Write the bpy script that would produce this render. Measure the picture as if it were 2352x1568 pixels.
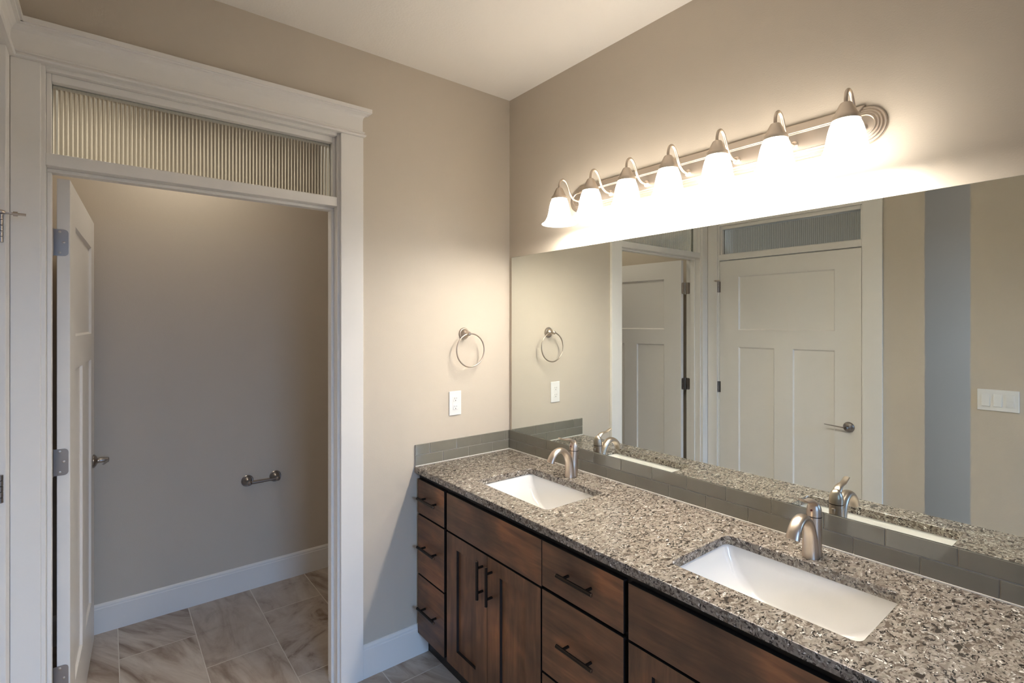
import bpy, bmesh, math, random
from mathutils import Vector, Matrix
R = math.radians
random.seed(7)
for o in list(bpy.data.objects): bpy.data.objects.remove(o)
S = bpy.context.scene
COL = S.collection

# ------------------------------------------------------------------ camera
cam = bpy.data.cameras.new('camera'); co = bpy.data.objects.new('camera', cam); COL.objects.link(co)
FPX = 1169.93
cam.sensor_fit = 'HORIZONTAL'; cam.sensor_width = 36.0
cam.lens = 36.0 * FPX / 2352.0
cam.shift_x = (1176 - 1139.02) / 2352.0
cam.shift_y = (742.45 - 784) / 2352.0
cam.clip_start = 0.02
co.location = (-1.74424, -2.15334, 1.57077)
co.rotation_euler = (R(90), 0, -0.654058)
S.camera = co

# ------------------------------------------------------------------ world, light, exposure
S.view_settings.view_transform = 'Standard'
S.view_settings.look = 'None'
S.view_settings.gamma = 1.0
S.view_settings.use_curve_mapping = False
S.view_settings.exposure = 1.0
W = bpy.data.worlds.new('world'); S.world = W; W.use_nodes = True
W.node_tree.nodes['Background'].inputs[0].default_value = (0.55, 0.72, 1.0, 1)
W.node_tree.nodes['Background'].inputs[1].default_value = 0.25

def area(name, loc, rot, sx, sy, power, color):
    l = bpy.data.lights.new(name, 'AREA'); l.shape = 'RECTANGLE'; l.size = sx; l.size_y = sy
    l.energy = power; l.color = color
    o = bpy.data.objects.new(name, l); COL.objects.link(o); o.location = loc; o.rotation_euler = rot
    return o
def point(name, loc, power, color, r=0.03):
    l = bpy.data.lights.new(name, 'POINT'); l.energy = power; l.color = color; l.shadow_soft_size = r
    o = bpy.data.objects.new(name, l); COL.objects.link(o); o.location = loc
    return o
DAY = (0.32, 0.57, 1.0)
WARM = (1.0, 0.92, 0.79)
LAMP_P = 2.95           # watts per vanity bulb
SHADE_E = 4.9          # glow of the opal glass
# daylight outside the bathroom window (behind the camera) and in the adjoining room
area('daylight_window', (-1.50, -5.40, 2.30), (R(80), 0, 0), 1.8, 1.1, 124.0, DAY)   # bright sky outside, above the sill line
area('daylight_bedroom', (-2.9, -3.3, 1.15), (R(88), 0, 0), 1.0, 1.0, 14.0, (0.70, 0.80, 1.0))
# ceiling lamps (out of the picture, above the water closet and in the middle of the bathroom)
area('closet_ceiling_lamp', (-1.40, 0.74, 2.72), (0, 0, 0), 0.22, 0.22, 2.2, WARM)

# ------------------------------------------------------------------ node helpers
class N:
    def __init__(s, name):
        s.m = bpy.data.materials.new(name); s.m.use_nodes = True
        s.t = s.m.node_tree; s.b = s.t.nodes['Principled BSDF']
    def n(s, typ, **kw):
        x = s.t.nodes.new(typ)
        for k, v in kw.items(): setattr(x, k, v)
        return x
    def l(s, a, b): s.t.links.new(a, b)
    def set(s, **kw):
        for k, v in kw.items():
            i = s.b.inputs[k.replace('_', ' ')]
            i.default_value = (*v, 1) if isinstance(v, tuple) and len(v) == 3 else v
        return s
    def coord(s, scale=(1, 1, 1), kind='Object', rot=(0, 0, 0)):
        tc = s.n('ShaderNodeTexCoord'); mp = s.n('ShaderNodeMapping')
        mp.inputs['Scale'].default_value = scale; mp.inputs['Rotation'].default_value = rot
        s.l(tc.outputs[kind], mp.inputs[0]); return mp.outputs[0]
    def noise(s, vec, scale, detail=2, rough=.5, dist=0):
        x = s.n('ShaderNodeTexNoise'); s.l(vec, x.inputs['Vector'])
        x.inputs['Scale'].default_value = scale; x.inputs['Detail'].default_value = detail
        x.inputs['Roughness'].default_value = rough; x.inputs['Distortion'].default_value = dist
        return x
    def ramp(s, fac, stops, interp='LINEAR'):
        r = s.n('ShaderNodeValToRGB'); r.color_ramp.interpolation = interp
        e = r.color_ramp.elements
        while len(e) < len(stops): e.new(.5)
        for i, (p, c) in enumerate(stops): e[i].position = p; e[i].color = (*c, 1)
        s.l(fac, r.inputs[0]); return r.outputs[0]
    def mix(s, a, b, fac, mode='MIX'):
        x = s.n('ShaderNodeMix', data_type='RGBA', blend_type=mode)
        for sock, v in ((x.inputs[6], a), (x.inputs[7], b), (x.inputs[0], fac)):
            if hasattr(v, 'is_output'): s.l(v, sock)
            else: sock.default_value = (*v, 1) if isinstance(v, tuple) else v
        return x.outputs[2]
    def bump(s, h, strength, dist=.001):
        x = s.n('ShaderNodeBump'); x.inputs['Strength'].default_value = strength; x.inputs['Distance'].default_value = dist
        s.l(h, x.inputs['Height']); s.l(x.outputs[0], s.b.inputs['Normal'])
    def base(s, c): s.l(c, s.b.inputs['Base Color']); return s

def simple(name, col, rough=.5, metal=0.0, **kw):
    return N(name).set(Base_Color=col, Roughness=rough, Metallic=metal, **kw).m

def paint(name, col, rough, peel, scale=230):
    k = N(name).set(Base_Color=col, Roughness=rough)
    v = k.coord(); a = k.noise(v, scale, 3, .55)
    k.bump(a.outputs['Fac'], peel, .002)
    c = k.noise(v, 1.3, 2); k.base(k.mix(tuple(x * .985 for x in col), tuple(min(1, x * 1.015) for x in col), c.outputs['Fac']))
    return k.m
M_WALL = paint('greige_wall_paint', (0.595, 0.518, 0.422), .5, .22)
M_CEIL = paint('ceiling_paint', (0.90, 0.845, 0.77), .8, .5, 120)
M_TRIM = paint('white_trim_paint', (0.83, 0.79, 0.74), .32, .03)
M_PLASTIC = simple('white_plastic', (.86, .84, .81), .25)
M_SLOT = simple('dark_slot', (.05, .045, .04), .6)

def brushed(name, col, rough):
    k = N(name).set(Base_Color=col, Metallic=1.0)
    v = k.coord((1, 1, 30)); a = k.noise(v, 60, 3)
    r = k.n('ShaderNodeMapRange'); r.inputs[3].default_value = rough - .06; r.inputs[4].default_value = rough + .08
    k.l(a.outputs['Fac'], r.inputs[0]); k.l(r.outputs[0], k.b.inputs['Roughness'])
    return k.m
M_NICKEL = brushed('brushed_nickel', (.55, .465, .385), .37)
M_PLATE = brushed('satin_nickel_plate', (.72, .63, .54), .38)
M_STEEL = brushed('satin_steel', (.36, .325, .30), .32)
M_BRONZE = simple('dark_bronze', (.030, .022, .017), .38, .8)
M_BRONZE_END = simple('worn_bronze_end', (.45, .34, .25), .3, 1.0)

# opal glass of the lamp shades, glowing
k = N('opal_glass_lit').set(Base_Color=(.9, .88, .84), Roughness=.25)
k.b.inputs['Emission Color'].default_value = (1.0, .948, .86, 1); k.b.inputs['Emission Strength'].default_value = SHADE_E
M_OPAL = k.m
M_PORCELAIN = N('white_porcelain').set(Base_Color=(.80, .78, .75), Roughness=.12, Coat_Weight=.4).m
M_MIRROR = N('mirror_silver').set(Base_Color=(.80, .83, .79), Metallic=1.0, Roughness=0.0).m
M_MIRROR_EDGE = simple('mirror_edge', (.16, .18, .16), .3)
M_GLASS = N('reeded_glass').set(Base_Color=(.90, .93, .90), Roughness=.16, Transmission_Weight=1.0, IOR=1.45).m
M_CAULK = simple('white_caulk', (.72, .68, .62), .5)

# stained wood
def wood(name, vertical):
    k = N(name)
    sc = (9, 9, .9) if vertical else (9, .9, 9)
    v = k.coord(sc); g = k.noise(v, 4.2, 6, .6, .6)
    v2 = k.coord((1, 1, 1)); blot = k.noise(v2, 3.6, 3, .55, .4)
    c1 = k.ramp(g.outputs['Fac'], [(.28, (.088, .046, .026)), (.52, (.160, .078, .039)), (.76, (.235, .110, .052))])
    c2 = k.ramp(blot.outputs['Fac'], [(.34, (.58, .62, .68)), (.52, (1, 1, 1)), (.68, (1.75, 1.50, 1.28))])
    k.base(k.mix(c1, c2, 1.0, 'MULTIPLY')).set(Roughness=.42)
    k.b.inputs['Specular IOR Level'].default_value = .45
    k.bump(g.outputs['Fac'], .05, .001)
    return k.m
M_WOODV = wood('stained_alder_upright', True)
M_WOODH = wood('stained_alder_flat', False)
M_FRAME = simple('gap_shade_frame', (.012, .008, .006), .5)  # near-black: shade of the gaps between fronts put into the frame colour

# granite
k = N('speckled_granite')
v = k.coord((.62, 1.0, 1.0), rot=(0, 0, R(25)))
wn = k.noise(v, 38, 3, .6)
vm = k.n('ShaderNodeMixRGB'); vm.blend_type = 'LINEAR_LIGHT'; vm.inputs[0].default_value = .020
k.l(v, vm.inputs[1]); k.l(wn.outputs['Color'], vm.inputs[2])
va = k.n('ShaderNodeTexVoronoi'); va.inputs['Scale'].default_value = 128; va.inputs['Randomness'].default_value = 1
k.l(vm.outputs[0], va.inputs['Vector'])
vb = k.n('ShaderNodeTexVoronoi'); vb.inputs['Scale'].default_value = 250
k.l(vm.outputs[0], vb.inputs['Vector'])
sa = k.n('ShaderNodeSeparateColor'); k.l(va.outputs['Color'], sa.inputs[0])
sb = k.n('ShaderNodeSeparateColor'); k.l(vb.outputs['Color'], sb.inputs[0])
ca = k.ramp(sa.outputs[0], [(0, (.045, .033, .025)), (.13, (.115, .090, .070)), (.34, (.20, .166, .134)), (.58, (.285, .245, .203)), (.80, (.24, .205, .170)), (.92, (.38, .345, .30))], 'CONSTANT')
cb = k.ramp(sb.outputs[1], [(0, (.022, .017, .014)), (.19, (.145, .116, .092)), (.45, (.265, .23, .19)), (.75, (.33, .29, .247)), (.965, (.72, .68, .62))], 'CONSTANT')
fl = k.noise(v, 55, 2); ff = k.ramp(fl.outputs['Fac'], [(.44, (0, 0, 0)), (.56, (1, 1, 1))])
k.base(k.mix(ca, cb, ff)).set(Roughness=.16)
M_GRANITE = k.m

# glass tile backsplash
k = N('smoky_glass_tile').set(Roughness=.07, Coat_Weight=.6)
v = k.coord(); nz = k.noise(v, 7, 2)
k.base(k.mix((.165, .152, .120), (.205, .190, .152), nz.outputs['Fac']))
k.b.inputs['Coat Roughness'].default_value = .03
M_TILE = k.m
M_GROUT = simple('pale_grout', (.42, .385, .33), .8)

# floor: 12x24 stone-look tiles, running bond
def floor_mat():
    k = N('stone_look_floor_tile')
    tc = k.n('ShaderNodeTexCoord'); sep = k.n('ShaderNodeSeparateXYZ'); k.l(tc.outputs['Object'], sep.inputs[0])
    def math_(op, a, b=None):
        x = k.n('ShaderNodeMath', operation=op)
        for i, q in enumerate((a, b)):
            if q is None: continue
            if hasattr(q, 'is_output'): k.l(q, x.inputs[i])
            else: x.inputs[i].default_value = q
        return x.outputs[0]
    PX, PY = 0.3135, 0.628
    cx = math_('DIVIDE', math_('ADD', sep.outputs[0], 1.694 + 20 * PX), PX)
    col = math_('FLOOR', cx); fx = math_('FRACT', cx)
    odd = math_('MODULO', col, 2.0)
    cy = math_('ADD', math_('DIVIDE', math_('ADD', sep.outputs[1], -0.806 + 20 * PY), PY), math_('MULTIPLY', odd, .5))
    row = math_('FLOOR', cy); fy = math_('FRACT', cy)
    ex = math_('MULTIPLY', math_('MINIMUM', fx, math_('SUBTRACT', 1, fx)), PX)
    ey = math_('MULTIPLY', math_('MINIMUM', fy, math_('SUBTRACT', 1, fy)), PY)
    ed = math_('MINIMUM', ex, ey)
    gm = k.n('ShaderNodeMapRange'); gm.inputs[1].default_value = .0016; gm.inputs[2].default_value = .0028
    k.l(ed, gm.inputs[0])
    cid = k.n('ShaderNodeCombineXYZ'); k.l(col, cid.inputs[0]); k.l(row, cid.inputs[1])
    wn = k.n('ShaderNodeTexWhiteNoise', noise_dimensions='2D'); k.l(cid.outputs[0], wn.inputs['Vector'])
    off = k.n('ShaderNodeVectorMath', operation='SCALE'); k.l(wn.outputs['Color'], off.inputs[0]); off.inputs['Scale'].default_value = 9
    pos = k.n('ShaderNodeVectorMath', operation='ADD'); k.l(tc.outputs['Object'], pos.inputs[0]); k.l(off.outputs[0], pos.inputs[1])
    rot = k.n('ShaderNodeVectorRotate', rotation_type='Z_AXIS'); k.l(pos.outputs[0], rot.inputs['Vector'])
    k.l(math_('MULTIPLY', math_('SUBTRACT', wn.outputs['Value'], .5), 1.3), rot.inputs['Angle'])
    st = k.n('ShaderNodeMapping'); st.inputs['Scale'].default_value = (5.0, 1.0, 1); k.l(rot.outputs[0], st.inputs[0])
    veins = k.noise(st.outputs[0], 1.9, 7, .62, 1.1)
    cloud = k.noise(pos.outputs[0], 5.5, 6, .66, .9)
    cA = k.ramp(veins.outputs['Fac'], [(.30, (.17, .112, .075)), (.42, (.34, .26, .195)), (.54, (.48, .40, .325)), (.72, (.62, .55, .465))])
    cB = k.ramp(cloud.outputs['Fac'], [(.34, (.20, .140, .100)), (.44, (.40, .32, .255)), (.58, (.49, .415, .345)), (.76, (.60, .53, .45))])
    c = k.mix(cA, cB, k.ramp(wn.outputs['Value'], [(.35, (0, 0, 0)), (.6, (1, 1, 1))]))
    k.base(k.mix((.66, .59, .50), c, gm.outputs[0])).set(Roughness=.38)
    k.bump(gm.outputs[0], .5, .0015)
    return k.m
M_FLOOR = floor_mat()

# ------------------------------------------------------------------ mesh helpers
class MB:
    def __init__(s): s.bm = bmesh.new()
    def quad(s, *p): return s.bm.faces.new([s.bm.verts.new(q) for q in p])
    def box(s, x0, x1, y0, y1, z0, z1):
        x0, x1 = sorted((x0, x1)); y0, y1 = sorted((y0, y1)); z0, z1 = sorted((z0, z1))
        v = [s.bm.verts.new((x, y, z)) for z in (z0, z1) for y in (y0, y1) for x in (x0, x1)]
        for f in ((0, 2, 3, 1), (4, 5, 7, 6), (0, 1, 5, 4), (2, 6, 7, 3), (0, 4, 6, 2), (1, 3, 7, 5)):
            s.bm.faces.new([v[i] for i in f])
        return s
    def rings(s, rings, closed=True, cap0=True, cap1=True):
        vs = [[s.bm.verts.new(p) for p in r] for r in rings]
        n = len(vs[0])
        for a, b in zip(vs, vs[1:]):
            for i in range(n if closed else n - 1):
                j = (i + 1) % n
                s.bm.faces.new((a[i], a[j], b[j], b[i]))
        if cap0: s.bm.faces.new(list(reversed(vs[0])))
        if cap1: s.bm.faces.new(vs[-1])
        return s
    def tube(s, path, rad, seg=14, ell=None, up=(0, 0, 1)):
        """swept tube; rad: number or list; ell: (a, b) factors across (side, normal)"""
        P = [Vector(p) for p in path]; rr = rad if isinstance(rad, (list, tuple)) else [rad] * len(P)
        rings = []; prev = None
        for i, p in enumerate(P):
            t = (P[min(i + 1, len(P) - 1)] - P[max(i - 1, 0)]).normalized()
            if prev is None:
                u = Vector(up)
                if abs(u.dot(t)) > .95: u = Vector((1, 0, 0)) if abs(t.x) < .9 else Vector((0, 1, 0))
                a = t.cross(u).normalized()
            else:
                a = (prev - t * prev.dot(t)).normalized()
            prev = a; b = t.cross(a).normalized()
            r = rr[i]; ea, eb = (r, r) if not isinstance(r, tuple) else r
            rings.append([p + a * (ea * math.cos(q)) + b * (eb * math.sin(q)) for q in [2 * math.pi * j / seg for j in range(seg)]])
        return s.rings(rings)
    def lathe(s, prof, origin, axis=(0, 0, 1), seg=32, cap0=True, cap1=True):
        """prof: [(radius, height)] along axis"""
        ax = Vector(axis).normalized(); u = Vector((1, 0, 0)) if abs(ax.x) < .9 else Vector((0, 1, 0))
        a = ax.cross(u).normalized(); b = ax.cross(a); o = Vector(origin)
        rings = [[o + ax * h + (a * math.cos(q) + b * math.sin(q)) * max(r, 1e-5) for q in [2 * math.pi * j / seg for j in range(seg)]] for r, h in prof]
        return s.rings(rings, True, cap0, cap1)
    def build(s, name, mat, parent=None, bevel=0, smooth=False, seg=2, angle=40):
        bmesh.ops.recalc_face_normals(s.bm, faces=s.bm.faces[:])
        me = bpy.data.meshes.new(name)
        if parent is not None:
            off = Vector((0, 0, 0)); q = parent
            while q is not None: off += q.location; q = q.parent
            bmesh.ops.translate(s.bm, verts=s.bm.verts[:], vec=-off)
        s.bm.to_mesh(me); s.bm.free()
        o = bpy.data.objects.new(name, me); COL.objects.link(o)
        me.materials.append(mat)
        if smooth:
            for p in me.polygons: p.use_smooth = True
            try: me.set_sharp_from_angle(angle=R(angle))
            except Exception: pass
        if bevel:
            b = o.modifiers.new('bevel', 'BEVEL'); b.width = bevel; b.segments = seg; b.limit_method = 'ANGLE'; b.angle_limit = R(40)
            b.harden_normals = False
        if parent is not None: o.parent = parent
        return o

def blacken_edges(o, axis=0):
    """near-black edges of a cabinet front, gap shade painted in along with recess glaze: every face that does not look along the axis"""
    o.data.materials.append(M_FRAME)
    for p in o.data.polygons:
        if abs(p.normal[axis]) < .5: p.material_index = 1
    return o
def tag(o, label, cat=None, group=None, kind=None):
    o['label'] = label
    if cat: o['category'] = cat
    if group: o['group'] = group
    if kind: o['kind'] = kind
    return o
def thing(name, loc, label, cat, group=None, kind=None):
    o = bpy.data.objects.new(name, None); COL.objects.link(o); o.location = loc; o.empty_display_size = .05
    return tag(o, label, cat, group, kind)
def dup(root, delta, label=None):
    def cp(o, parent):
        c = o.copy(); COL.objects.link(c)
        if parent is not None: c.parent = parent
        for ch in [q for q in bpy.data.objects if q.parent is o]: cp(ch, c)
        return c
    r = cp(root, None); r.location = Vector(root.location) + Vector(delta)
    if label: r['label'] = label
    return r
def arc(c, r, a0, a1, n, plane='xz'):
    out = []
    for i in range(n + 1):
        t = R(a0 + (a1 - a0) * i / n); u, v = r * math.cos(t), r * math.sin(t)
        out.append({'xz': (c[0] + u, c[1], c[2] + v), 'yz': (c[0], c[1] + u, c[2] + v), 'xy': (c[0] + u, c[1] + v, c[2])}[plane])
    return out
def spline(pts, n=8):
    P = [Vector(p) for p in pts]; out = []
    for i in range(len(P) - 1):
        p0 = P[max(i - 1, 0)]; p1, p2 = P[i], P[i + 1]; p3 = P[min(i + 2, len(P) - 1)]
        for j in range(n):
            t = j / n
            out.append(.5 * ((2 * p1) + (p2 - p0) * t + (2 * p0 - 5 * p1 + 4 * p2 - p3) * t * t + (3 * p1 - p0 - 3 * p2 + p3) * t ** 3))
    out.append(P[-1]); return out
def lerps(vals, n):
    out = []
    for a, b in zip(vals, vals[1:]):
        for j in range(n):
            t = j / n
            out.append(tuple(x + (y - x) * t for x, y in zip(a, b)) if isinstance(a, tuple) else a + (b - a) * t)
    out.append(vals[-1]); return out

# ------------------------------------------------------------------ dimensions
HC = 2.780                 # ceiling
XL = -1.994                # left wall
WT = 0.115                 # wall thickness
YT = 1.130                 # far wall of the water closet
YF = -3.70                 # wall behind the camera
XB = -3.60                 # far wall of the adjoining room
CT = 0.893                 # worktop top
def struct(name, mb, mat, label, cat, **kw): return tag(mb.build(name, mat, None, **kw), label, cat, kind='structure')

# ------------------------------------------------------------------ room shell
struct('floor', MB().box(XB - .1, .1, YF - .1, YT + .1, -.08, 0), M_FLOOR, 'stone-look floor tiles laid in running bond', 'floor')
struct('ceiling', MB().box(XB - .1, .1, YF - .1, YT + .1, HC, HC + .08), M_CEIL, 'textured off-white ceiling over bathroom and water closet', 'ceiling')
struct('wall_right', MB().box(0, .1, YF - .1, YT + .1, 0, HC), M_WALL, 'greige wall carrying the mirror and the lamp bar', 'wall')
D0, D1 = -1.915, -.933     # rough opening of the water closet door
b = MB(); b.box(XL, D0, 0, WT, 0, HC); b.box(D1, 0, 0, WT, 0, HC); b.box(D0, D1, 0, WT, 2.40, HC)
struct('wall_back', b, M_WALL, 'greige wall with the open door and the towel ring', 'wall')
L0, L1 = -1.060, -.072     # rough opening of the closed door in the left wall
SL, SR = -1.332, -1.527    # gap in the left wall
b = MB()
b.box(XL - WT, XL, L1, YT, 0, HC); b.rings([[(XL, L0, z), (XL, SL, z), (XL - WT, SL + .045, z), (XL - WT, L0, z)] for z in (0, HC)]); b.box(XL - WT, XL, L0, L1, 2.36, HC)
struct('wall_left', b, M_WALL, 'greige wall holding the closed panel door, seen in the mirror', 'wall')
struct('wall_left_far', MB().box(XL - WT, XL, YF, SR, 0, HC), M_WALL, 'greige wall past the gap, with the switch plate on it', 'wall')
struct('wall_closet', MB().box(XL - WT, 0, YT, YT + .1, 0, HC), M_WALL, 'grey-lit far wall of the water closet behind the open door', 'wall')
b = MB(); wx0, wx1, wz0, wz1 = -1.95, -.95, .58, 1.93
b.box(XL, wx0, YF - .1, YF, 0, HC); b.box(wx1, 0, YF - .1, YF, 0, HC); b.box(wx0, wx1, YF - .1, YF, 0, wz0); b.box(wx0, wx1, YF - .1, YF, wz1, HC)
struct('wall_front', b, M_WALL, 'greige wall behind the camera with a window in it', 'wall')
b = MB(); b.box(XB - .1, XB, -3.2, .3, 0, HC); b.box(XB, XL - WT, .2, .3, 0, HC)
b.box(XB, XB + .2, -3.2, -3.1, 0, HC); b.box(XL - WT - .3, XL - WT, -3.2, -3.1, 0, HC); b.box(XB + .2, XL - WT - .3, -3.2, -3.1, 2.1, HC); b.box(XB + .2, XL - WT - .3, -3.2, -3.1, 0, .5)
struct('wall_adjoining', b, M_WALL, 'daylit wall of the next room, seen as a blue-grey strip in the mirror', 'wall')
# window frame behind the camera
wroot = thing('window_3', ((wx0 + wx1) / 2, YF - .05, wz0), 'white framed window behind the camera', 'window', kind='structure')
b = MB()
for a0, a1, c0, c1 in ((wx0, wx0 + .05, wz0, wz1), (wx1 - .05, wx1, wz0, wz1), (wx0 + .05, wx1 - .05, wz0, wz0 + .05), (wx0 + .05, wx1 - .05, wz1 - .05, wz1)):
    b.box(a0, a1, YF - .09, YF - .03, c0, c1)
b.build('window_frame', M_TRIM, wroot, bevel=.003)

# baseboards
def baseboard(name, x0, x1, y0, y1, face, h, label):
    """runs along x (face '-y') or y (face '+x'); stepped top"""
    prof = [(0, 0), (.015, 0), (.015, h - .022), (.0125, h - .018), (.0125, h - .010), (.008, h - .003), (.004, h), (0, h)]
    b = MB(); rings = []
    if face == '-y':
        for x in (x0, x1): rings.append([(x, y0 - d, z) for d, z in prof])
    else:
        for y in (y0, y1): rings.append([(x0 + (d if face == '+x' else -d), y, z) for d, z in prof])
    b.rings(rings)
    return struct(name, b, M_TRIM, label, 'baseboard', bevel=0)
baseboard('baseboard_back', -.842, -.513, 0, 0, '-y', .145, 'short white baseboard between door casing and vanity')
baseboard('baseboard_closet', XL + .016, -.016, YT, YT, '-y', .145, 'white baseboard along the far wall of the water closet')
baseboard('baseboard_left', XL, XL, SL, -1.136, '+x', .145, 'white baseboard between closed door casing and wall gap')
baseboard('baseboard_right', -.0005, -.0005, YF, -2.13, '-x', .145, 'white baseboard past the free end of the vanity')
baseboard('baseboard_left_far', XL, XL, YF, SR, '+x', .145, 'white baseboard under the switch plate wall')

# ------------------------------------------------------------------ door frames
class Ax:
    """u runs along the wall, d points out of it into the room, z up"""
    def __init__(s, along, base, sign): s.a, s.b, s.s = along, base, sign
    def box(s, mb, u0, u1, d0, d1, z0, z1):
        if s.a == 'x': mb.box(u0, u1, s.b + s.s * d0, s.b + s.s * d1, z0, z1)
        else: mb.box(s.b + s.s * d0, s.b + s.s * d1, u0, u1, z0, z1)
        return mb
    def p(s, u, d, z): return (u, s.b + s.s * d, z) if s.a == 'x' else (s.b + s.s * d, u, z)
BACK = Ax('x', 0.0, -1); LEFT = Ax('y', XL, 1)

def header(ax, u0, u1, e0, e1, zb, zt, parent):
    """moulded head casing; e0/e1: does the moulding return at that end"""
    t = .020
    pr = [(0, 0), (.009, .001), (.013, .006), (.009, .012), (.004, .013), (.004, .014), (.007, .017), (.007, .021), (.002, .024), (0, .025)]
    H = zt - zb
    pr += [(0, H - .055)] + [(.024 * (1 - math.cos(R(q))), H - .048 + .028 * math.sin(R(q))) for q in (0, 22, 45, 68, 90)]
    pr += [(.025, H - .017), (.031, H - .017), (.031, H)]
    b = MB(); rings = []
    for d, z in pr:
        a0 = u0 - (d if e0 else 0); a1 = u1 + (d if e1 else 0)
        rings.append([ax.p(a0, 0, zb + z), ax.p(a1, 0, zb + z), ax.p(a1, t + d, zb + z), ax.p(a0, t + d, zb + z)])
    b.rings(rings)
    return b.build('header', M_TRIM, parent)

def reeded(ax, u0, u1, d, z0, z1, parent, pitch=.0122):
    n = max(4, round((u1 - u0) / pitch)); w = (u1 - u0) / n; b = MB()
    prof = []
    for i in range(n):
        for j in range(8):
            q = j / 8; prof.append((u0 + (i + q) * w, d + .0005 + .0044 * math.sin(math.pi * q)))
    prof.append((u1, d + .0005))
    ring = [(u, dd) for u, dd in prof] + [(u1, d - .004), (u0, d - .004)]
    b.rings([[ax.p(u, dd, z) for u, dd in ring] for z in (z0, z1)])
    return b.build('glass_pane', M_GLASS, parent, smooth=True, angle=50)

def frame(ax, u0, u1, ci0, ci1, co0, co1, zh, zt, zr0, zr1, gz0, gz1, root_name, win_name, lab, wlab, e0, e1, gap_d):
    """ci: inner edges of side casings; co: outer edges; jambs sit just inside ci; zr: transom rail; gz: glass opening; gap_d: depth of door stop front"""
    root = thing(root_name, ax.p((u0 + u1) / 2, 0, 0), lab, 'door frame', kind='structure')
    ct = .018
    for a, c in ((co0, ci0), (ci1, co1)):
        ax.box(MB(), a, c, 0, ct, 0, zh).build('side_casing', M_TRIM, root, bevel=.002)
    header(ax, co0 if not e0 else co0 + .004, co1 if not e1 else co1 - .004, e0, e1, zh, zt, root)
    j0, j1 = ci0 + .010, ci1 - .010     # inner faces of jambs
    ax.box(MB(), u0, j0, -WT, .001, 0, zh + .010).build('door_jamb', M_TRIM, root, bevel=.0015)
    ax.box(MB(), j1, u1, -WT, .001, 0, zh + .010).build('door_jamb', M_TRIM, root, bevel=.0015)
    ax.box(MB(), j0, j1, -WT, .001, zh - .012, zh + .010).build('head_jamb', M_TRIM, root, bevel=.0015)
    ax.box(MB(), j0, j1, -WT, .001, zr0, zr1).build('transom_rail', M_TRIM, root, bevel=.002)
    return root, j0, j1

# water closet door frame
T1, j0, j1 = frame(BACK, D0, D1, -1.905, -.943, -1.976, -.842, 2.388, 2.507, 2.074, 2.113, 0, 0, 'trim_1', 'window_1',
    'white casing with crown header and transom rail around the open doorway', '', False, True, 0)
b = MB()
for q0, q1 in ((j0, j0 + .012), (j1 - .012, j1)): BACK.box(b, q0, q1, -.078, -.040, 0, 2.062)
BACK.box(b, j0, j1, -.078, -.040, 2.062, 2.074)
b.build('door_stop', M_TRIM, T1, bevel=.002)
def transom(ax, j0, j1, z0, z1, name, lab, dg=.055):
    w = thing(name, ax.p((j0 + j1) / 2, -dg, z0), lab, 'transom window', kind='structure')
    s = .013
    for da, db in ((-dg + .0053, -dg + .034), (-dg - .034, -dg - .0043)):
        b = MB()
        ax.box(b, j0, j0 + s, da, db, z0, z1); ax.box(b, j1 - s, j1, da, db, z0, z1)
        ax.box(b, j0 + s, j1 - s, da, db, z1 - s - .012, z1); ax.box(b, j0 + s, j1 - s, da, db, z0, z0 + .006)
        b.build('glazing_stop', M_TRIM, w, bevel=.002)
    reeded(ax, j0 + .002, j1 - .002, -dg, z0 + .001, z1 - .001, w)
    return w
transom(BACK, j0, j1, 2.113, 2.376, 'window_1', 'reeded glass transom above the open doorway, lit warm from behind')

# closed door frame in the left wall (u = y)
T2, k0, k1 = frame(LEFT, L0, L1, -1.036, -.092, -1.136, -.0185, 2.388, 2.507, 2.049, 2.092, 0, 0, 'trim_2', 'window_2',
    'white casing with header around the closed panel door', '', True, False, 0)
b = MB()
LEFT.box(b, k0, k1, -.06, .001, 2.312, 2.376)
b.build('head_filler', M_TRIM, T2)
b = MB()
for q0, q1 in ((k0, k0 + .012), (k1 - .012, k1)): LEFT.box(b, q0, q1, -.080, -.044, 0, 2.037)
LEFT.box(b, k0, k1, -.080, -.044, 2.037, 2.049)
b.build('door_stop', M_TRIM, T2, bevel=.002)
transom(LEFT, k0, k1, 2.092, 2.312, 'window_2', 'dark reeded glass transom above the closed panel door')

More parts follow.
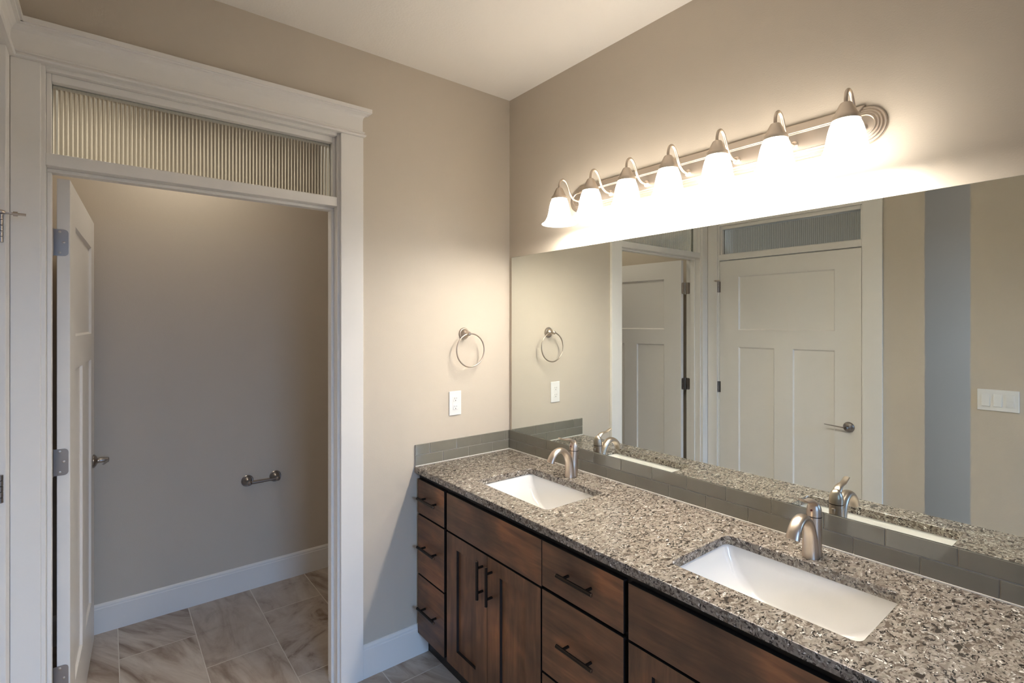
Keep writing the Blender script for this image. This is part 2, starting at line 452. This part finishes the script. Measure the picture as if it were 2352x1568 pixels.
# ------------------------------------------------------------------ doors
def panel_slab(w, h, t, panels, rec=.009, slope=.007, both=True):
    """slab in local u (0..w), d (0..t), z (0..h); returns list of quads [(pts)] with recessed panels on both faces"""
    xs = sorted({0, w, *[p[0] for p in panels], *[p[1] for p in panels]})
    zs = sorted({0, h, *[p[2] for p in panels], *[p[3] for p in panels]})
    Q = []
    for d, s in ((0, 1), (t, -1)):
        if d and not both:
            Q.append([(0, t, 0), (w, t, 0), (w, t, h), (0, t, h)]); continue
        for i in range(len(xs) - 1):
            for j in range(len(zs) - 1):
                cx, cz = (xs[i] + xs[i + 1]) / 2, (zs[j] + zs[j + 1]) / 2
                if any(p[0] < cx < p[1] and p[2] < cz < p[3] for p in panels): continue
                Q.append([(xs[i], d, zs[j]), (xs[i + 1], d, zs[j]), (xs[i + 1], d, zs[j + 1]), (xs[i], d, zs[j + 1])])
        for a0, a1, c0, c1 in panels:
            o = [(a0, c0), (a1, c0), (a1, c1), (a0, c1)]
            n = [(a0 + slope, c0 + slope), (a1 - slope, c0 + slope), (a1 - slope, c1 - slope), (a0 + slope, c1 - slope)]
            for i in range(4):
                m = (i + 1) % 4
                Q.append([(o[i][0], d, o[i][1]), (o[m][0], d, o[m][1]), (n[m][0], d + s * rec, n[m][1]), (n[i][0], d + s * rec, n[i][1])])
            Q.append([(q[0], d + s * rec, q[1]) for q in n])
    for i in range(len(xs) - 1):
        for z in (0, h): Q.append([(xs[i], 0, z), (xs[i + 1], 0, z), (xs[i + 1], t, z), (xs[i], t, z)])
    for j in range(len(zs) - 1):
        for x in (0, w): Q.append([(x, 0, zs[j]), (x, t, zs[j]), (x, t, zs[j + 1]), (x, 0, zs[j + 1])])
    return Q
def slab_mb(Q, f):
    b = MB()
    for q in Q: b.quad(*[f(*p) for p in q])
    bmesh.ops.remove_doubles(b.bm, verts=b.bm.verts[:], dist=1e-5)
    return b
DW, DT = .926, .035
PAN = [(.148, DW - .148, 1.512, 1.913), (.148, .402, .245, 1.390), (.526, DW - .148, .245, 1.390)]

def lever(parent, f, sgn, name='lever_handle'):
    """f(u, d, z) -> world; d away from the door face; lever points to -u*sgn"""
    b = MB()
    o = Vector(f(0, 0, 0)); ax = (Vector(f(0, 1, 0)) - o)
    b.lathe([(.030, 0), (.032, .003), (.031, .007), (.024, .013), (.014, .017), (.0115, .020), (.0105, .046), (.012, .050), (.012, .060), (.009, .063)], o, ax, 28)
    h = b.build(name, M_STEEL, parent, smooth=True)
    c = MB()
    pts = [(0, .055, 0), (sgn * .02, .056, .001), (sgn * .05, .056, .003), (sgn * .09, .053, .005), (sgn * .122, .048, .006)]
    c.tube([f(*p) for p in spline(pts, 4)], lerps([(.0075, .0045), (.0075, .004), (.007, .0035), (.0065, .003), (.005, .0025)], 4), 10)
    c.build('lever', M_STEEL, h, smooth=True)
    return h

def screws(b, f, pts):
    for u, z in pts:
        o = Vector(f(u, 0, z)); ax = Vector(f(u, 1, z)) - o
        b.lathe([(.0042, -.0005), (.0042, .0008), (.003, .0014), (.0004, .0012)], o, ax, 10)
def rounded_leaf(b, f, w, h, r, t):
    """hinge leaf: straight at u=0, rounded at u=w"""
    pts = [(0, -h / 2), (w - r, -h / 2)] + [(w - r + r * math.sin(R(q)), -h / 2 + r - r * math.cos(R(q))) for q in (20, 45, 70, 90)]
    pts += [(w - r + r * math.cos(R(q)), h / 2 - r + r * math.sin(R(q))) for q in (0, 25, 50, 75)] + [(w - r, h / 2), (0, h / 2)]
    b.rings([[f(u, d, z) for u, z in pts] for d in (0, t)])

# open door: hinged on the left jamb, swung into the water closet
px, py = -1.8955, .1265       # pivot
ang = R(3.2)                   # short of... the slab leans 3 degrees off square
ux, uy = math.sin(ang), math.cos(ang)      # along the door
nx, ny = math.cos(ang), -math.sin(ang)     # across (+x side)
ox, oy = -1.8755, .1285
def f1(u, d, z): return (ox + u * ux + d * nx, oy + u * uy + d * ny, z)
door = thing('door_1', (ox, oy, 0), 'white three-panel door standing open into the water closet', 'door', kind='structure')
slab_mb([[(p[0], p[1], p[2]) for p in q] for q in panel_slab(DW, 2.052, DT, PAN)], lambda u, d, z: f1(u, d, z + .012)).build('slab', M_TRIM, door, bevel=.0012)
lever(door, lambda u, d, z: f1(DW - .068 + u, DT + d, .905 + z), -1)
for hz, bright in ((1.846, 1), (1.098, 0), (.36, 0)):
    hb = MB()
    rounded_leaf(hb, lambda u, d, z: (ox - .012 + (u + .0) * nx, oy - .0008 + u * ny - d, hz + z), .043, .090, .012, .0018)
    h = hb.build('hinge', M_STEEL, door, smooth=True, angle=30)
    s = MB(); screws(s, lambda u, d, z: (ox - .012 + u * nx, oy - .0026 + u * ny - d, hz + z), [(.020, .036), (.031, .001), (.020, -.034)])
    s.build('screw', M_NICKEL, h, smooth=True)
    # leaf on the jamb and the knuckle
    q = MB(); rounded_leaf(q, lambda u, d, z: (j0 + .0001 + d, .1140 - u, hz + z), .030, .090, .010, .0018)
    q.build('jamb_leaf', M_STEEL, h, smooth=True, angle=30)
    q = MB(); q.tube([(j0 + .006, .123, hz - .047), (j0 + .006, .123, hz + .047)], .0055, 12); q.build('knuckle', M_STEEL, h, smooth=True)

# closed door in the left wall; hinge edge at y = -.104
def f2(u, d, z): return (XL - .036 + d, -.104 - u, z)
DW2 = .920
door2 = thing('door_2', f2(0, 0, 0), 'white three-panel door closed in the left wall, seen in the mirror', 'door', kind='structure')
PAN2 = [(.146, DW2 - .146, 1.512, 1.910), (.146, .399, .245, 1.385), (.521, DW2 - .146, .245, 1.385)]
slab_mb(panel_slab(DW2, 2.031, DT, PAN2), lambda u, d, z: f2(u, d, z + .010)).build('slab', M_TRIM, door2, bevel=.0012)
lever(door2, lambda u, d, z: (XL - .001 + d, -.957 - u, .917 + z), -1)
q = MB(); q.box(XL - .028, XL - .0005, -1.0262, -1.0245, .885, .945); q.build('latch_plate', M_STEEL, door2)
for i, hz in enumerate((1.848, 1.088, .33)):
    q = MB()
    for kk in range(5):
        q.lathe([(.0055, -.0405 + kk * .0165), (.0065, -.0400 + kk * .0165), (.0065, -.0255 + kk * .0165), (.0055, -.0250 + kk * .0165)], (XL + .0068, -.0975, hz), seg=14)
    h = q.build('hinge', M_STEEL, door2, smooth=True, angle=30)
    q = MB(); q.box(XL - .0012, XL + .0012, -.112, -.0925, hz - .041, hz + .041); q.build('hinge_leaf', M_STEEL, h)
    if i == 0:
        q = MB(); q.lathe([(.0115, 0), (.0125, .002), (.0125, .006), (.010, .009), (.004, .011)], (XL + .0068, -.0975, hz + .043), seg=18)
        q.box(XL + .004, XL + .032, -.1030, -.0900, hz + .044, hz + .048)
        q.tube([(XL + .028, -.0965, hz + .046), (XL + .062, -.0955, hz + .0455)], .0038, 10)
        q.tube([(XL + .034, -.0965, hz + .046), (XL + .044, -.0963, hz + .046)], .0070, 8)
        tag(q.build('hinge_pin_stop', M_NICKEL, h, smooth=True, angle=30), 'hinge pin door stop with a threaded rod')

# ------------------------------------------------------------------ vanity cabinets
XF = -.572          # face of the drawer fronts and doors
FT = .019
CB = .864           # underside of worktop
def pull(parent, y, z, vertical):
    L = .150; rb = .0060; xs = XF - .028
    b = MB()
    if vertical: b.tube([(xs, y, z - L / 2), (xs, y, z + L / 2)], rb, 14)
    else: b.tube([(xs, y - L / 2, z), (xs, y + L / 2, z)], rb, 14)
    h = b.build('handle', M_BRONZE, parent, bevel=.0008, smooth=True)
    for s in (-1, 1):
        c = MB(); q = s * .048
        p = (y, z + q) if vertical else (y + q, z)
        c.tube([(XF, p[0], p[1]), (xs, p[0], p[1])], .0048, 12); c.build('post', M_BRONZE, h, smooth=True)
        c = MB(); e = s * L / 2
        if vertical: c.lathe([(.0052, 0), (.0052, .0008), (.0040, .0012)], (xs, y, z + e), (0, 0, s), 14)
        else: c.lathe([(.0052, 0), (.0052, .0008), (.0040, .0012)], (xs, y + e, z), (0, s, 0), 14)
        c.build('end_cap', M_BRONZE_END, h, smooth=True)
def front(name, y0, y1, z0, z1, parent, mat):
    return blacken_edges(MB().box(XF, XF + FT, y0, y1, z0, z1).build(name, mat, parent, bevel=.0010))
def carcass(root, y0, y1, wall_end=False):
    b = MB(); f0 = XF + FT + .0006
    yb1 = -.017 if wall_end else y1
    b.box(f0, -.004, y0, yb1, .105, CB - .001)
    if wall_end: b.box(f0, f0 + .03, yb1, -.001, .149, CB - .001)
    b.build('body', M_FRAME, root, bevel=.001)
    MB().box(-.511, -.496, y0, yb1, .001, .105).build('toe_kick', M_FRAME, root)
def drawer_unit(y0, y1, fy0, fy1, zs, label, wall_end=False, name='drawer_cabinet'):
    r = thing(name, ((XF) / 2, (y0 + y1) / 2, 0), label, 'cabinet', 'vanity cabinet units')
    carcass(r, y0, y1, wall_end)
    for a, c in zs:
        d = front('drawer', fy0, fy1, a, c, r, M_WOODH)
        pull(d, (fy0 + fy1) / 2, (a + c) / 2 + .003, False)
    return r
def sink_unit(y0, y1, fy0, fy1, split, label):
    r = thing('sink_cabinet', ((XF) / 2, (y0 + y1) / 2, 0), label, 'cabinet', 'vanity cabinet units')
    # carcass open at the top where the bowl hangs
    b = MB(); f0 = XF + FT + .0006; t = .018
    b.box(f0, f0 + t, y0, y1, .105, CB - .001)
    b.box(f0 + t, -.004, y0, y0 + t, .105, CB - .001); b.box(f0 + t, -.004, y1 - t, y1, .105, CB - .001)
    b.box(f0 + t, -.004, y0 + t, y1 - t, .105, .125)
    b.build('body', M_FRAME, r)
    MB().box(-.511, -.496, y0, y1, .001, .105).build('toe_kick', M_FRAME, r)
    front('false_front', fy0, fy1, .679, .838, r, M_WOODH)
    for i, (a, c) in enumerate(((fy0 + .004, split - .0012), (split + .0012, fy1 - .001))):
        w = c - a; h = .671 - .111; st = .077
        Q = panel_slab(w, h, FT, [(st, w - st, st, h - .055)], .0115, .0015, False)
        d = slab_mb(Q, lambda u, dd, z: (XF + dd, a + u, .111 + z)).build('door', M_WOODV, r)
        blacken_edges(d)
        pull(d, (split - .030) if i == 0 else (split + .030), .572, True)
    return r
ZA = [(.679, .837), (.396, .671), (.111, .389)]
ZB = [(.685, .838), (.399, .674), (.111, .391)]
drawer_unit(-.2635, -.001, -.2530, -.0180, ZA, 'narrow stack of three dark drawers against the wall by the doorway', True)
sink_unit(-.8795, -.2645, -.8775, -.2740, -.569, 'dark wood sink cabinet under the basin by the towel ring')
drawer_unit(-1.2305, -.8805, -1.2220, -.8810, ZB, 'wide stack of three dark drawers between the two sink cabinets')
sink_unit(-1.8445, -1.2315, -1.8420, -1.2390, -1.541, 'dark wood sink cabinet under the nearer basin')
drawer_unit(-2.1000, -1.8455, -2.0900, -1.8560, ZA, 'narrow stack of dark drawers at the free end of the vanity')

# ------------------------------------------------------------------ worktop with two cutouts
def rrect(x0, x1, y0, y1, r, n=5):
    out = []
    for cx, cy, a0 in ((x1 - r, y1 - r, 0), (x0 + r, y1 - r, 90), (x0 + r, y0 + r, 180), (x1 - r, y0 + r, 270)):
        for i in range(n + 1):
            t = R(a0 + 90 * i / n); out.append((cx + r * math.cos(t), cy + r * math.sin(t)))
    return out
SX0, SX1 = -.474, -.160
SINKS = [(-.797, -.352), (-1.766, -1.306)]
WX0, WX1, WY0, WY1 = -.582, -.001, -2.125, -.001
b = MB()
def flat(z):
    bm = b.bm
    def loop(pts): return [bm.verts.new((x, y, z)) for x, y in pts]
    outer = loop([(WX0, WY0), (WX1, WY0), (WX1, WY1), (WX0, WY1)])
    holes = [loop(rrect(SX0, SX1, y0, y1, .022)) for y0, y1 in SINKS]
    edges = []
    for L in [outer] + holes:
        for i in range(len(L)): edges.append(bm.edges.new((L[i], L[(i + 1) % len(L)])))
    r = bmesh.ops.triangle_fill(bm, use_beauty=True, use_dissolve=False, edges=edges)
    return [outer] + holes
top = flat(CT); bot = flat(CB)
for A, B_ in zip(top, bot):
    for i in range(len(A)):
        m = (i + 1) % len(A); b.bm.faces.new((A[i], A[m], B_[m], B_[i]))
wt = b.build('worktop', M_GRANITE, None, bevel=.003)
tag(wt, 'long speckled brown and beige granite worktop with two basin cutouts', 'countertop')

# basins
def basin(y0, y1, label):
    r = thing('sink_basin', ((SX0 + SX1) / 2, (y0 + y1) / 2, CB - .15), label, 'sink', 'undermount basins')
    e = .004
    x0, x1, a0, a1 = SX0 - e, SX1 + e, y0 - e, y1 + e
    def ring(i0x, i1x, iy, rr, z): return [(x, y, z) for x, y in rrect(x0 + i0x, x1 - i1x, a0 + iy, a1 - iy, rr, 6)]
    zt = CB - .0008
    D = .135
    inner = [ring(0, 0, 0, .026, zt), ring(.002, .002, .004, .024, zt - .006)]
    for q in (.12, .3, .5, .7, .85, .95, 1.0):
        # ends ramp down in a long hollow curve, front and back are steep
        s = math.sin(q * math.pi / 2)
        inner.append(ring(.004 + .030 * q ** 2, .004 + .030 * q ** 2, .004 + .130 * (1 - math.cos(q * math.pi / 2)) ** .9 + .02 * q, .024 + .012 * q, zt - .006 - (D - .006) * s))
    b = MB()
    outer = [ring(-.014, -.014, -.014, .032, zt), ring(-.014, -.014, -.014, .032, zt - .02), ring(.012, .012, .05, .04, zt - D - .012)]
    b.rings(list(reversed(outer)) + inner)
    b.build('bowl', M_PORCELAIN, r, smooth=True, angle=35)
    c = MB(); zb = zt - D + .0004
    c.lathe([(.030, 0), (.030, .002), (.024, .003), (.021, .001), (.006, .001)], ((SX0 + SX1) / 2, (y0 + y1) / 2, zb), seg=24); c.build('drain', M_NICKEL, r, smooth=True)
    c = MB(); c.lathe([(.013, 0), (.013, .0015), (.010, .002), (.0095, -.001)], (SX0 + .004, (y0 + y1) / 2, zt - .034), (1, 0, .1), 20, True, False); c.build('overflow_ring', M_NICKEL, r, smooth=True)
    return r
basin(*SINKS[0], 'white rectangular basin near the towel ring wall')
basin(*SINKS[1], 'white rectangular basin nearer the camera')

# ------------------------------------------------------------------ backsplash
def splash(root_name, label, ax, u_end, first_up, first_lo, pitch, length):
    """u measured from the corner; tiles are one mesh"""
    r = thing(root_name, ax(0, 0, CT), label, 'backsplash', 'tiled backsplashes')
    g = MB(); H = .101
    def bx(mb, u0, u1, d0, d1, z0, z1):
        p, q = ax(u0, d0, z0), ax(u1, d1, z1); mb.box(p[0], q[0], p[1], q[1], p[2], q[2])
    bx(g, u_end, length, .0005, .0062, CT + .001, CT + H - .001); g.build('grout', M_GROUT, r)
    t = MB(); gap = .0011
    for z0, z1, f in ((CT + .003, CT + .0505, first_lo), (CT + .0530, CT + H, first_up)):
        edges = [u_end]; e = f
        while e < length - .006:
            if e > u_end + .006: edges.append(e)
            e += pitch
        edges.append(length)
        for a, c in zip(edges, edges[1:]): bx(t, a + gap, c - gap, .0006, .0085, z0, z1)
    t.build('glass_tiles', M_TILE, r, bevel=.0014)
    c = MB(); bx(c, u_end, length, .0064, .0112, CT + .0002, CT + .0034); c.build('caulk_line', M_CAULK, r)
    return r
splash('tile_backsplash', 'short grey-green glass tile backsplash under the outlet', lambda u, d, z: (-u, -d, z), .0118, .040, .120, .154, .580)
splash('tile_backsplash', 'long dark glass tile backsplash under the mirror', lambda u, d, z: (-d, -u, z), .0002, .146, .069, .1538, 2.125)

# ------------------------------------------------------------------ mirror
r = thing('wall_mirror', (-.003, -1.06, .9952), 'wide frameless mirror above the long backsplash', 'mirror')
MB().box(-.0062, -.0058, -2.118, -.0255, .9955, 1.9245).build('mirror_glass', M_MIRROR, r)
MB().box(-.0058, -.0006, -2.1185, -.0250, .9950, 1.9250).build('backing', M_MIRROR_EDGE, r)

# ------------------------------------------------------------------ faucets
def faucet(y, label):
    x0 = -.100
    r = thing('faucet', (x0, y, CT), label, 'faucet', 'brushed nickel basin faucets')
    z = CT + .0006
    b = MB()
    # rear column, oval foot, rising to the joint under the cap
    pts = [(x0 + .004, y, z), (x0 + .006, y, z + .03), (x0 + .012, y, z + .07), (x0 + .014, y, z + .112)]
    b.tube(spline(pts, 5), lerps([(.0240, .0240), (.0225, .0225), (.0200, .0200), (.0195, .0195)], 5), 24)
    b.build('body', M_NICKEL, r, smooth=True)
    b = MB()
    pts = [(x0 - .012, y, z), (x0 - .013, y, z + .035), (x0 - .019, y, z + .072), (x0 - .037, y, z + .105), (x0 - .066, y, z + .123),
           (x0 - .096, y, z + .119), (x0 - .118, y, z + .101), (x0 - .130, y, z + .078)]
    b.tube(spline(pts, 6), lerps([(.0225, .0235), (.0205, .0200), (.0185, .0165), (.0172, .0138), (.0168, .0125), (.0172, .0125), (.0180, .0130), (.0186, .0138)], 6), 24)
    b.build('spout', M_NICKEL, r, smooth=True)
    c = MB(); c.lathe([(.0202, 0), (.0202, .0022)], (x0 + .014, y, z + .1105), seg=24); c.build('joint_ring', M_BRONZE, r, smooth=True)
    h = MB()
    h.lathe([(.0198, 0), (.0202, .010), (.0185, .024), (.0140, .036), (.0075, .043), (.001, .045)], (x0 + .014, y, z + .1128), seg=24)
    hp = h.build('handle', M_NICKEL, r, smooth=True)
    h = MB()
    pts = [(x0 + .016, y, z + .128), (x0 + .006, y, z + .150), (x0 - .016, y, z + .163), (x0 - .044, y, z + .166), (x0 - .076, y, z + .178)]
    h.tube(spline(pts, 6), lerps([(.0150, .0120), (.0130, .0095), (.0110, .0060), (.0100, .0040), (.0088, .0030)], 6), 16)
    h.build('lever', M_NICKEL, hp, smooth=True)
    c = MB(); c.lathe([(.0030, 0), (.0030, .0012), (.0020, .0018)], (x0 - .0055, y, z + .132), (-1, 0, .15), 12); c.build('index_dot', simple('red_dot', (.10, .01, .012), .3), hp, smooth=True)
    c = MB(); c.tube([(x0 + .036, y, z + .001), (x0 + .038, y, z + .085)], .0022, 10)
    c.lathe([(.0022, 0), (.0046, .006), (.0056, .016), (.0050, .019), (.001, .020)], (x0 + .038, y, z + .082), seg=14)
    c.build('lift_rod', M_NICKEL, r, smooth=True)
    return r
fa = faucet(-.562, 'brushed nickel faucet behind the basin near the towel ring')
fb = dup(fa, (-.004, -.972, 0), 'brushed nickel faucet behind the basin nearer the camera')

# ------------------------------------------------------------------ vanity light
VL = thing('vanity_light', (0, -1.075, 2.085), 'seven-lamp brushed nickel bar light above the mirror', 'light fixture')
zc, hh = 2.140, .055
ya, yb = -.462, -1.690
def plate_outline(s, rad_in, n=14):
    """pill outline inset by s, straight middle a little taller than the round ends"""
    a, bb = ya - .056, yb + .056
    out = []
    r_ = hh - s
    for i in range(n + 1):
        t = R(-90 + 180 * i / n); out.append((a + r_ * math.cos(t) * 1.0, zc + r_ * math.sin(t)))
    for i in range(n + 1):
        t = R(90 + 180 * i / n); out.append((bb + r_ * math.cos(t), zc + r_ * math.sin(t)))
    return out
b = MB(); rings = []
lev = [(0, .0006), (0, .006), (.002, .008), (.006, .008), (.007, .0075), (.008, .010), (.0105, .012), (.0135, .012), (.0145, .0115), (.0155, .014), (.0175, .0155), (.0205, .0155), (.0215, .015), (.0225, .018), (.0245, .0195), (.0265, .0195), (.0285, .017)]
for s, d in lev: rings.append([(-d, y, z) for y, z in plate_outline(s, 0)])
b.rings(rings)
b.build('backplate', M_PLATE, VL, smooth=True, angle=35)
# upper flange of the straight middle, with mitred ends
b = MB()
za, zb_ = zc + .028, zc + .0605
b.rings([[(-.0006, y, za) for y in (ya - .070, yb + .070)] + [(-.0006, yb + .052, zb_), (-.0006, ya - .052, zb_)],
         [(-.013, y, za) for y in (ya - .070, yb + .070)] + [(-.010, yb + .054, zb_ - .001), (-.010, ya - .054, zb_ - .001)],
         [(-.023, ya - .072, za + .004), (-.023, yb + .072, za + .004), (-.0125, yb + .058, zb_ - .004), (-.0125, ya - .058, zb_ - .004)]])
b.build('top_flange', M_PLATE, VL, bevel=.0012)
for i in range(7):
    y = -.530 - i * .1838
    X = -.145
    a = MB()
    pts = [(-.018, y, 2.132), (-.034, y, 2.131), (-.053, y, 2.134), (-.070, y, 2.146), (-.082, y, 2.163), (-.093, y, 2.186), (-.105, y, 2.204), (-.121, y, 2.212), (-.137, y, 2.205), (-.1445, y, 2.188), (-.145, y, 2.168)]
    a.tube(spline(pts, 6), .0050, 14)
    a.lathe([(.013, 0), (.013, .002), (.008, .005), (.006, .010)], (-.0175, y, 2.132), (-1, 0, 0), 20)
    arm = a.build('arm', M_PLATE, VL, smooth=True)
    c = MB(); c.lathe([(.007, .0490), (.0125, .0485), (.0150, .0455), (.0200, .0350), (.0255, .0225), (.0280, .0165), (.0285, .0150), (.0318, .0138), (.0330, .0120), (.0345, .0030), (.0345, 0), (.030, 0)], (X, y, 2.122), seg=32)
    c.build('socket_cap', M_PLATE, arm, smooth=True, angle=30)
    s = MB()
    po = [(.031, 2.124), (.0345, 2.118), (.0385, 2.108), (.0425, 2.094), (.0455, 2.078), (.0485, 2.060), (.0530, 2.043), (.0605, 2.028), (.0700, 2.0175), (.0780, 2.0125)]
    pi = [(.0765, 2.0110), (.0685, 2.0150), (.0585, 2.0260), (.0505, 2.042), (.0460, 2.060), (.0430, 2.078), (.0400, 2.094), (.0360, 2.108), (.0320, 2.117), (.029, 2.121)]
    s.lathe([(q, z - 2.0) for q, z in po + pi], (X, y, 2.0), seg=40, cap0=False, cap1=False)
    sh = s.build('shade', M_OPAL, arm, smooth=True, angle=70)
    l = point('vanity_bulb', (X, y, 2.040), LAMP_P, (1.0, 0.955, 0.885), .026)

# ------------------------------------------------------------------ towel ring
r = thing('towel_ring', (-.300, 0, 1.519), 'brushed nickel towel ring above the outlet', 'towel ring')
b = MB(); b.lathe([(.030, .0006), (.0305, .004), (.028, .008), (.0235, .0085), (.022, .010), (.020, .016), (.014, .022), (.0085, .026), (.0075, .038), (.0095, .041), (.0115, .046), (.0105, .053), (.006, .057)], (-.300, 0, 1.519), (0, -1, 0), 32)
b.build('post', M_NICKEL, r, smooth=True, angle=35)
b = MB(); cen = (-.289, -.047, 1.436)
n = 56; rr, tr = .0835, .0034
rings = []
for i in range(n):
    t = 2 * math.pi * i / n; c = Vector((cen[0] + rr * math.cos(t), cen[1], cen[2] + rr * math.sin(t))); o = Vector((math.cos(t), 0, math.sin(t)))
    rings.append([c + o * (tr * math.cos(q)) + Vector((0, 1, 0)) * (tr * math.sin(q)) for q in [2 * math.pi * j / 12 for j in range(12)]])
rings.append(rings[0]); b.rings(rings, cap0=False, cap1=False)
bmesh.ops.remove_doubles(b.bm, verts=b.bm.verts[:], dist=1e-6)
b.build('ring', M_NICKEL, r, smooth=True)

# ------------------------------------------------------------------ outlet
cx, cz = -.353, 1.1715
r = thing('wall_outlet', (cx, 0, cz), 'white duplex outlet in a plain plate under the towel ring', 'outlet')
MB().box(cx - .0355, cx + .0355, -.0055, -.0006, cz - .060, cz + .060).build('cover_plate', M_PLASTIC, r, bevel=.0025)
MB().box(cx - .0165, cx + .0165, -.0062, -.0050, cz - .033, cz + .033).build('insert', M_PLASTIC, r, bevel=.0005)
for s in (.020, -.020):
    b = MB(); b.rings([[(cx + x, d, cz + s + z) for x, z in rrect(-.0135, .0135, -.0125, .0125, .008)] for d in (-.0060, -.0078)])
    h = b.build('receptacle', M_PLASTIC, r, bevel=.0005)
    b = MB(); b.box(cx - .0066, cx - .0050, -.0082, -.0077, cz + s + .0005, cz + s + .0085); b.box(cx + .0050, cx + .0066, -.0082, -.0077, cz + s + .0015, cz + s + .0080)
    b.lathe([(.0024, 0), (.0024, .0005)], (cx, -.0077, cz + s - .0062), (0, -1, 0), 12)
    b.build('slots', M_SLOT, h)

# ------------------------------------------------------------------ switch plate on the left wall
cy, cz = -1.634, 1.165
r = thing('switch_plate', (XL, cy, cz), 'white three-gang switch plate past the wall gap, seen in the mirror', 'switch')
MB().box(XL + .0006, XL + .0065, cy - .080, cy + .080, cz - .056, cz + .056).build('cover_plate', M_PLASTIC, r, bevel=.0025)
for s in (.046, 0.0):
    b = MB(); y = cy + s
    b.rings([[(XL + .0066, y + a, cz + z) for a, z in ((-.0165, -.033), (.0165, -.033), (.0165, .033), (-.0165, .033))],
             [(XL + q, y + a * .94, cz + z * .97) for a, z, q in ((-.0165, -.033, .0125), (.0165, -.033, .0125), (.0165, .033, .0078), (-.0165, .033, .0078))]])
    b.build('rocker', M_PLASTIC, r, bevel=.0008)
y = cy - .046
b = MB(); b.box(XL + .0060, XL + .0085, y - .0165, y + .0165, cz - .033, cz + .033); t = b.build('fan_timer', M_PLASTIC, r, bevel=.0005)
for kk in range(5):
    zz = cz + .026 - kk * .0125
    MB().box(XL + .0085, XL + .0098, y - .0135, y + .0135, zz - .0042, zz + .0042).build('button', M_PLASTIC, t, bevel=.0004)

# ------------------------------------------------------------------ toilet paper holder
r = thing('toilet_paper_holder', (-1.0, YT, .64), 'empty satin nickel toilet paper holder on the water closet wall', 'paper holder')
for x in (-1.079, -.923):
    b = MB(); b.lathe([(.033, .0006), (.0335, .004), (.030, .008), (.0255, .0075), (.024, .010), (.021, .018), (.0125, .026), (.009, .031), (.009, .050), (.0125, .055), (.0135, .063), (.012, .071), (.006, .076)], (x, YT, .642), (0, -1, 0), 30)
    b.build('post', M_STEEL, r, smooth=True, angle=35)
b = MB(); b.tube([(-1.078, YT - .063, .642), (-1.005, YT - .063, .642)], .0085, 16); b.tube([(-1.005, YT - .063, .642), (-.924, YT - .063, .642)], .0072, 16)
b.build('roller', M_STEEL, r, smooth=True)
